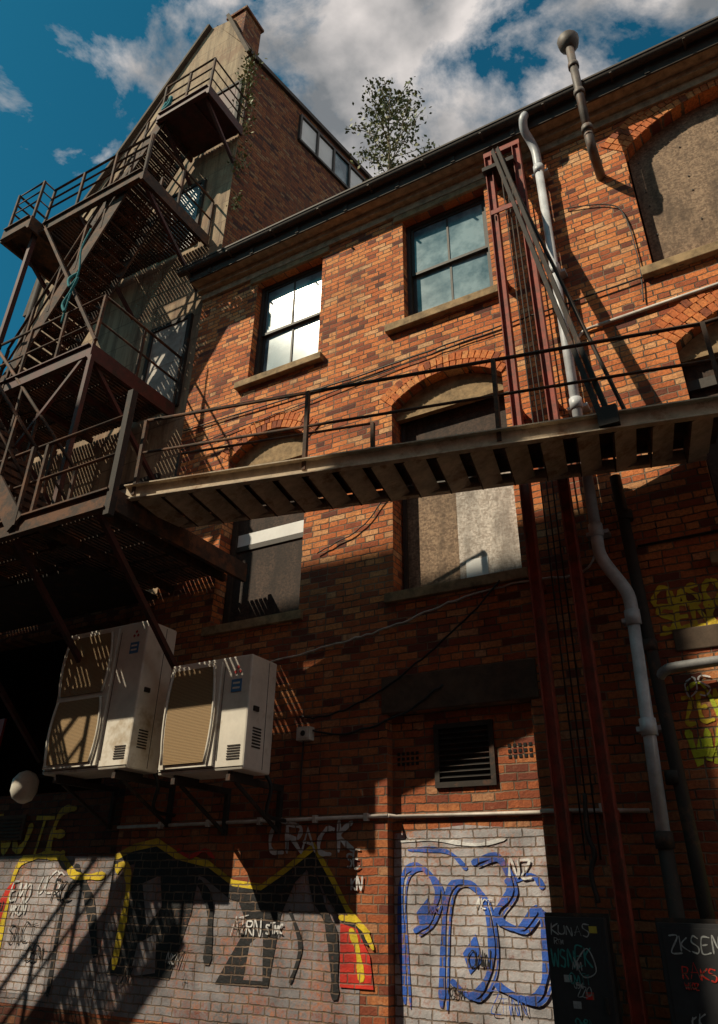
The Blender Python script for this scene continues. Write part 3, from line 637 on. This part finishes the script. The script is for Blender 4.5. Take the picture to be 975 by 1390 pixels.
letters(-.80,2.95,.24,.13,-.004,3,'ZEKS',.036);letters(-.78,2.62,.27,.15,-.004,6,'WAN',.05);stroke([(-.75,3.2),(-.6,3.25),(-.5,2.9)],.03,-.008,6)
scribbles(-.8,-.3,2.4,3.2,-.009,[3,6,7],3,.12,.016)
poly([(-.66,.9),(-.62,2.28),(.3,2.33),(.9,2.2),(.9,.9)],-.004,6)
letters(-.5,1.55,.5,.3,-.008,3,'SOK',.05)
gb.obj('paint_marks',GM,gf)
nb=empty('utility_cabinet');b=B();b.box(-2.06,-1.60,-.40,-.31,.2,1.50,0);b.box(-2.03,-1.63,-.404,-.401,.25,1.47,0);b.box(-1.66,-1.64,-.42,-.4045,.9,1.0,1);b.obj('door',[PBK,DARKM],nb,.006)
b=B();b.box(-2.08,-1.58,-.308,-.302,.15,1.53,0);b.obj('back',[DARKM],nb)
gb=B();yy=-.4047
letters(-2.02,1.38,.07,.06,yy,9,'KUNAS',.008);letters(-2.03,1.18,.12,.06,yy-.001,10,'WSNEK',.011);letters(-2.0,1.32,.035,.025,yy,9,'RTM',.005);stroke([(-1.85,1.2),(-1.75,1.3),(-1.70,1.16),(-1.8,1.12),(-1.86,1.24)],.008,yy-.004,9)
scribbles(-2.0,-1.75,.75,1.2,yy-.004,[9,10,9],6,.05,.006)
for i,(sx,sz) in enumerate(((-1.95,1.08),(-1.72,1.4),(-1.8,.98),(-1.9,.92))): poly([(sx,sz),(sx+.06,sz),(sx+.06,sz+.045),(sx,sz+.045)],yy-.0005,(9,11,5,9)[i])
gb.obj('tags',GM,nb)
nb=empty('utility_cabinet.001');b=B();b.box(-1.22,-.45,-.40,-.31,.2,1.48,0);b.box(-1.19,-.48,-.404,-.401,.25,1.45,0);b.obj('door',[PBK],nb,.006)
b=B();b.box(-1.24,-.43,-.308,-.302,.15,1.51,0);b.obj('back',[DARKM],nb)
gb=B();letters(-1.15,1.30,.10,.07,yy,9,'ZKSEM',.009);letters(-1.1,1.14,.08,.06,yy,5,'RAKS',.009);scribbles(-1.15,-.8,.75,1.1,yy-.001,[9,9,10,5],7,.06,.007);gb.obj('tags',GM,nb)
# ------------------------------------------------------------------ ROOFTOP SAPLING & WALL PLANTS
def leaf(b,p,s,m):
    d=Vector((random.gauss(0,1),random.gauss(0,1),random.gauss(0,.6))).normalized();e=d.cross(Vector((random.gauss(0,1),random.gauss(0,1),random.gauss(0,1)))).normalized()
    b.add([p-d*s,p+e*s*.6,p+d*s,p-e*s*.6],[(0,1,2,3)],m)
tr=empty('birch_sapling');b=B();lf=B()
base=Vector((-3.85,.5,11.3))
b.tube([base,base+Vector((.03,0,1)),base+Vector((.0,.02,2.3)),base+Vector((.06,0,3.5))],[.04,.03,.018,.006],6)
for i in range(46):
    h=.6+2.8*i/46;st=base+Vector((.02,.01,h));a=i*2.4+random.uniform(-.5,.5);ln=(.98 if h>1.0 else .6)*(1-(h-.7)/3.9)*random.uniform(.5,1.25)+.16
    d=Vector((math.cos(a),math.sin(a),random.uniform(.4,1.1))).normalized();e=st+d*ln;mid=st+d*ln*.5+Vector((0,0,-.02))
    b.tube([st,mid,e],[.011,.008,.003],5)
    for k in range(46):
        t=random.uniform(.2,1.1);q=st+d*ln*t+Vector((random.gauss(0,.08),random.gauss(0,.08),random.gauss(0,.08)-.03));leaf(lf,q,random.uniform(.026,.05),random.choice([0,0,1,1,2]))
b.obj('trunk',[BARK],tr);lf.obj('leaves',LEAF,tr)
wp=empty('wall_plant');lf=B()
for (s,z,r,n) in ((.0,16.9,.28,170),(.05,16.2,.22,120),(.1,15.4,.2,90),(.0,17.5,.18,70),(.1,14.3,.22,110),(.15,13.2,.12,50)):
    for k in range(n):
        q=Vector(fp(s,z,.1))+Vector((random.gauss(0,r*.5),random.gauss(0,r*.4)-.05,random.gauss(0,r)));leaf(lf,q,random.uniform(.025,.05),random.choice([0,1,1]))
lf.obj('foliage',LEAF,wp)
# ------------------------------------------------------------------ ADDED OCCLUDER (unseen building, openings shaped to band shade across the wall)
op=empty('added_shade_building')
slab('facade',[(-30,0),(12,0),(12,18.2),(-30,18.2)],[rect(-29,-20.4,12.6,17.4),rect(-20,-10.2,12.2,17.4),rect(-8.9,-4.2,12.6,17.4),rect(-3.6,1,12.6,17.4)],-10.4,-10.0,BRICK,op)
b=B()
for i in range(9):
    x=-26+i*4.2
    for z in (2,6,9.6): b.box(x,x+1.2,-9.999,-9.96,z,z+1.8,0);b.box(x-.1,x+1.3,-9.999,-9.9,z-.14,z-.002,1)
b.obj('windows',[GLASS,STONE],op)
g=B();g.add([(-300,-300,0),(300,-300,0),(300,300,0),(-300,300,0)],[(0,1,2,3)]);g.obj('ground',[simple('asphalt',(.05,.048,.046),.9,0,.4,3,.5)])
# ------------------------------------------------------------------ LIGHT
sd=Vector((.8,1,-1.3)).normalized()
s=bpy.data.lights.new('sun','SUN');s.energy=5;s.angle=math.radians(.5);s.color=(1,.87,.66)
so=bpy.data.objects.new('sun',s);COL.objects.link(so);so.rotation_euler=sd.to_track_quat('-Z','Y').to_euler()
w=bpy.data.worlds.new('World');scene.world=w;w.use_nodes=True;nt=w.node_tree;nt.nodes.clear()
N=nt.nodes.new;Lk=nt.links.new
out=N('ShaderNodeOutputWorld');bg=N('ShaderNodeBackground');bg.inputs[1].default_value=.075;Lk(bg.outputs[0],out.inputs[0])
sky=N('ShaderNodeTexSky');sky.sky_type='NISHITA';sky.sun_disc=False;sky.sun_elevation=math.asin(-sd.z);sky.sun_rotation=math.atan2(-sd.x,-sd.y)
tint=N('ShaderNodeMixRGB');tint.blend_type='MULTIPLY';tint.inputs[0].default_value=1;tint.inputs[2].default_value=(.12,.90,.95,1);Lk(sky.outputs[0],tint.inputs[1])
tc=N('ShaderNodeTexCoord')
mp=N('ShaderNodeMapping');mp.inputs['Scale'].default_value=(1,1,1.6);mp.inputs['Location'].default_value=(.35,.2,.1);Lk(tc.outputs['Generated'],mp.inputs[0])
nz=N('ShaderNodeTexNoise');nz.inputs['Scale'].default_value=4.6;nz.inputs['Detail'].default_value=9;nz.inputs['Roughness'].default_value=.60;nz.inputs['Distortion'].default_value=.25;Lk(mp.outputs[0],nz.inputs['Vector'])
dt=N('ShaderNodeVectorMath');dt.operation='DOT_PRODUCT';Lk(tc.outputs['Generated'],dt.inputs[0]);dt.inputs[1].default_value=(.85,.5,0)
gr=N('ShaderNodeMapRange');gr.inputs[1].default_value=-.30;gr.inputs[2].default_value=.0;gr.inputs[3].default_value=-.10;gr.inputs[4].default_value=.10;Lk(dt.outputs['Value'],gr.inputs[0])
ad=N('ShaderNodeMath');Lk(nz.outputs[0],ad.inputs[0]);Lk(gr.outputs[0],ad.inputs[1])
cm=N('ShaderNodeValToRGB');cm.color_ramp.elements[0].position=.47;cm.color_ramp.elements[1].position=.59;Lk(ad.outputs[0],cm.inputs[0])
n2=N('ShaderNodeTexNoise');n2.inputs['Scale'].default_value=7;n2.inputs['Detail'].default_value=7;Lk(mp.outputs[0],n2.inputs['Vector'])
cc=N('ShaderNodeValToRGB');cc.color_ramp.elements[0].position=.35;cc.color_ramp.elements[0].color=(2.6,2.8,3.0,1);cc.color_ramp.elements[1].position=.62;cc.color_ramp.elements[1].color=(10.5,9.7,9.2,1);Lk(n2.outputs[0],cc.inputs[0])
mx=N('ShaderNodeMixRGB');Lk(cm.outputs[0],mx.inputs[0]);Lk(tint.outputs[0],mx.inputs[1]);Lk(cc.outputs[0],mx.inputs[2]);Lk(mx.outputs[0],bg.inputs[0])
# ------------------------------------------------------------------ CAMERA
p=math.radians(29.7);a=math.radians(30);r=math.radians(.92)
F=Vector((-math.sin(a)*math.cos(p),math.cos(a)*math.cos(p),math.sin(p)));R=Vector((math.cos(a),math.sin(a),0));U=R.cross(F)
Rr=R*math.cos(r)+U*math.sin(r);Ur=U*math.cos(r)-R*math.sin(r)
cam=bpy.data.cameras.new('camera');co=bpy.data.objects.new('camera',cam);COL.objects.link(co)
M=Matrix((Rr,Ur,-F)).transposed().to_4x4();M.translation=Vector((0,-7,1.6));co.matrix_world=M
cam.lens=25.9;cam.sensor_width=36;cam.shift_y=-45/1390;cam.clip_end=1000;scene.camera=co
scene.view_settings.view_transform='Standard';scene.view_settings.look='None';scene.view_settings.exposure=0
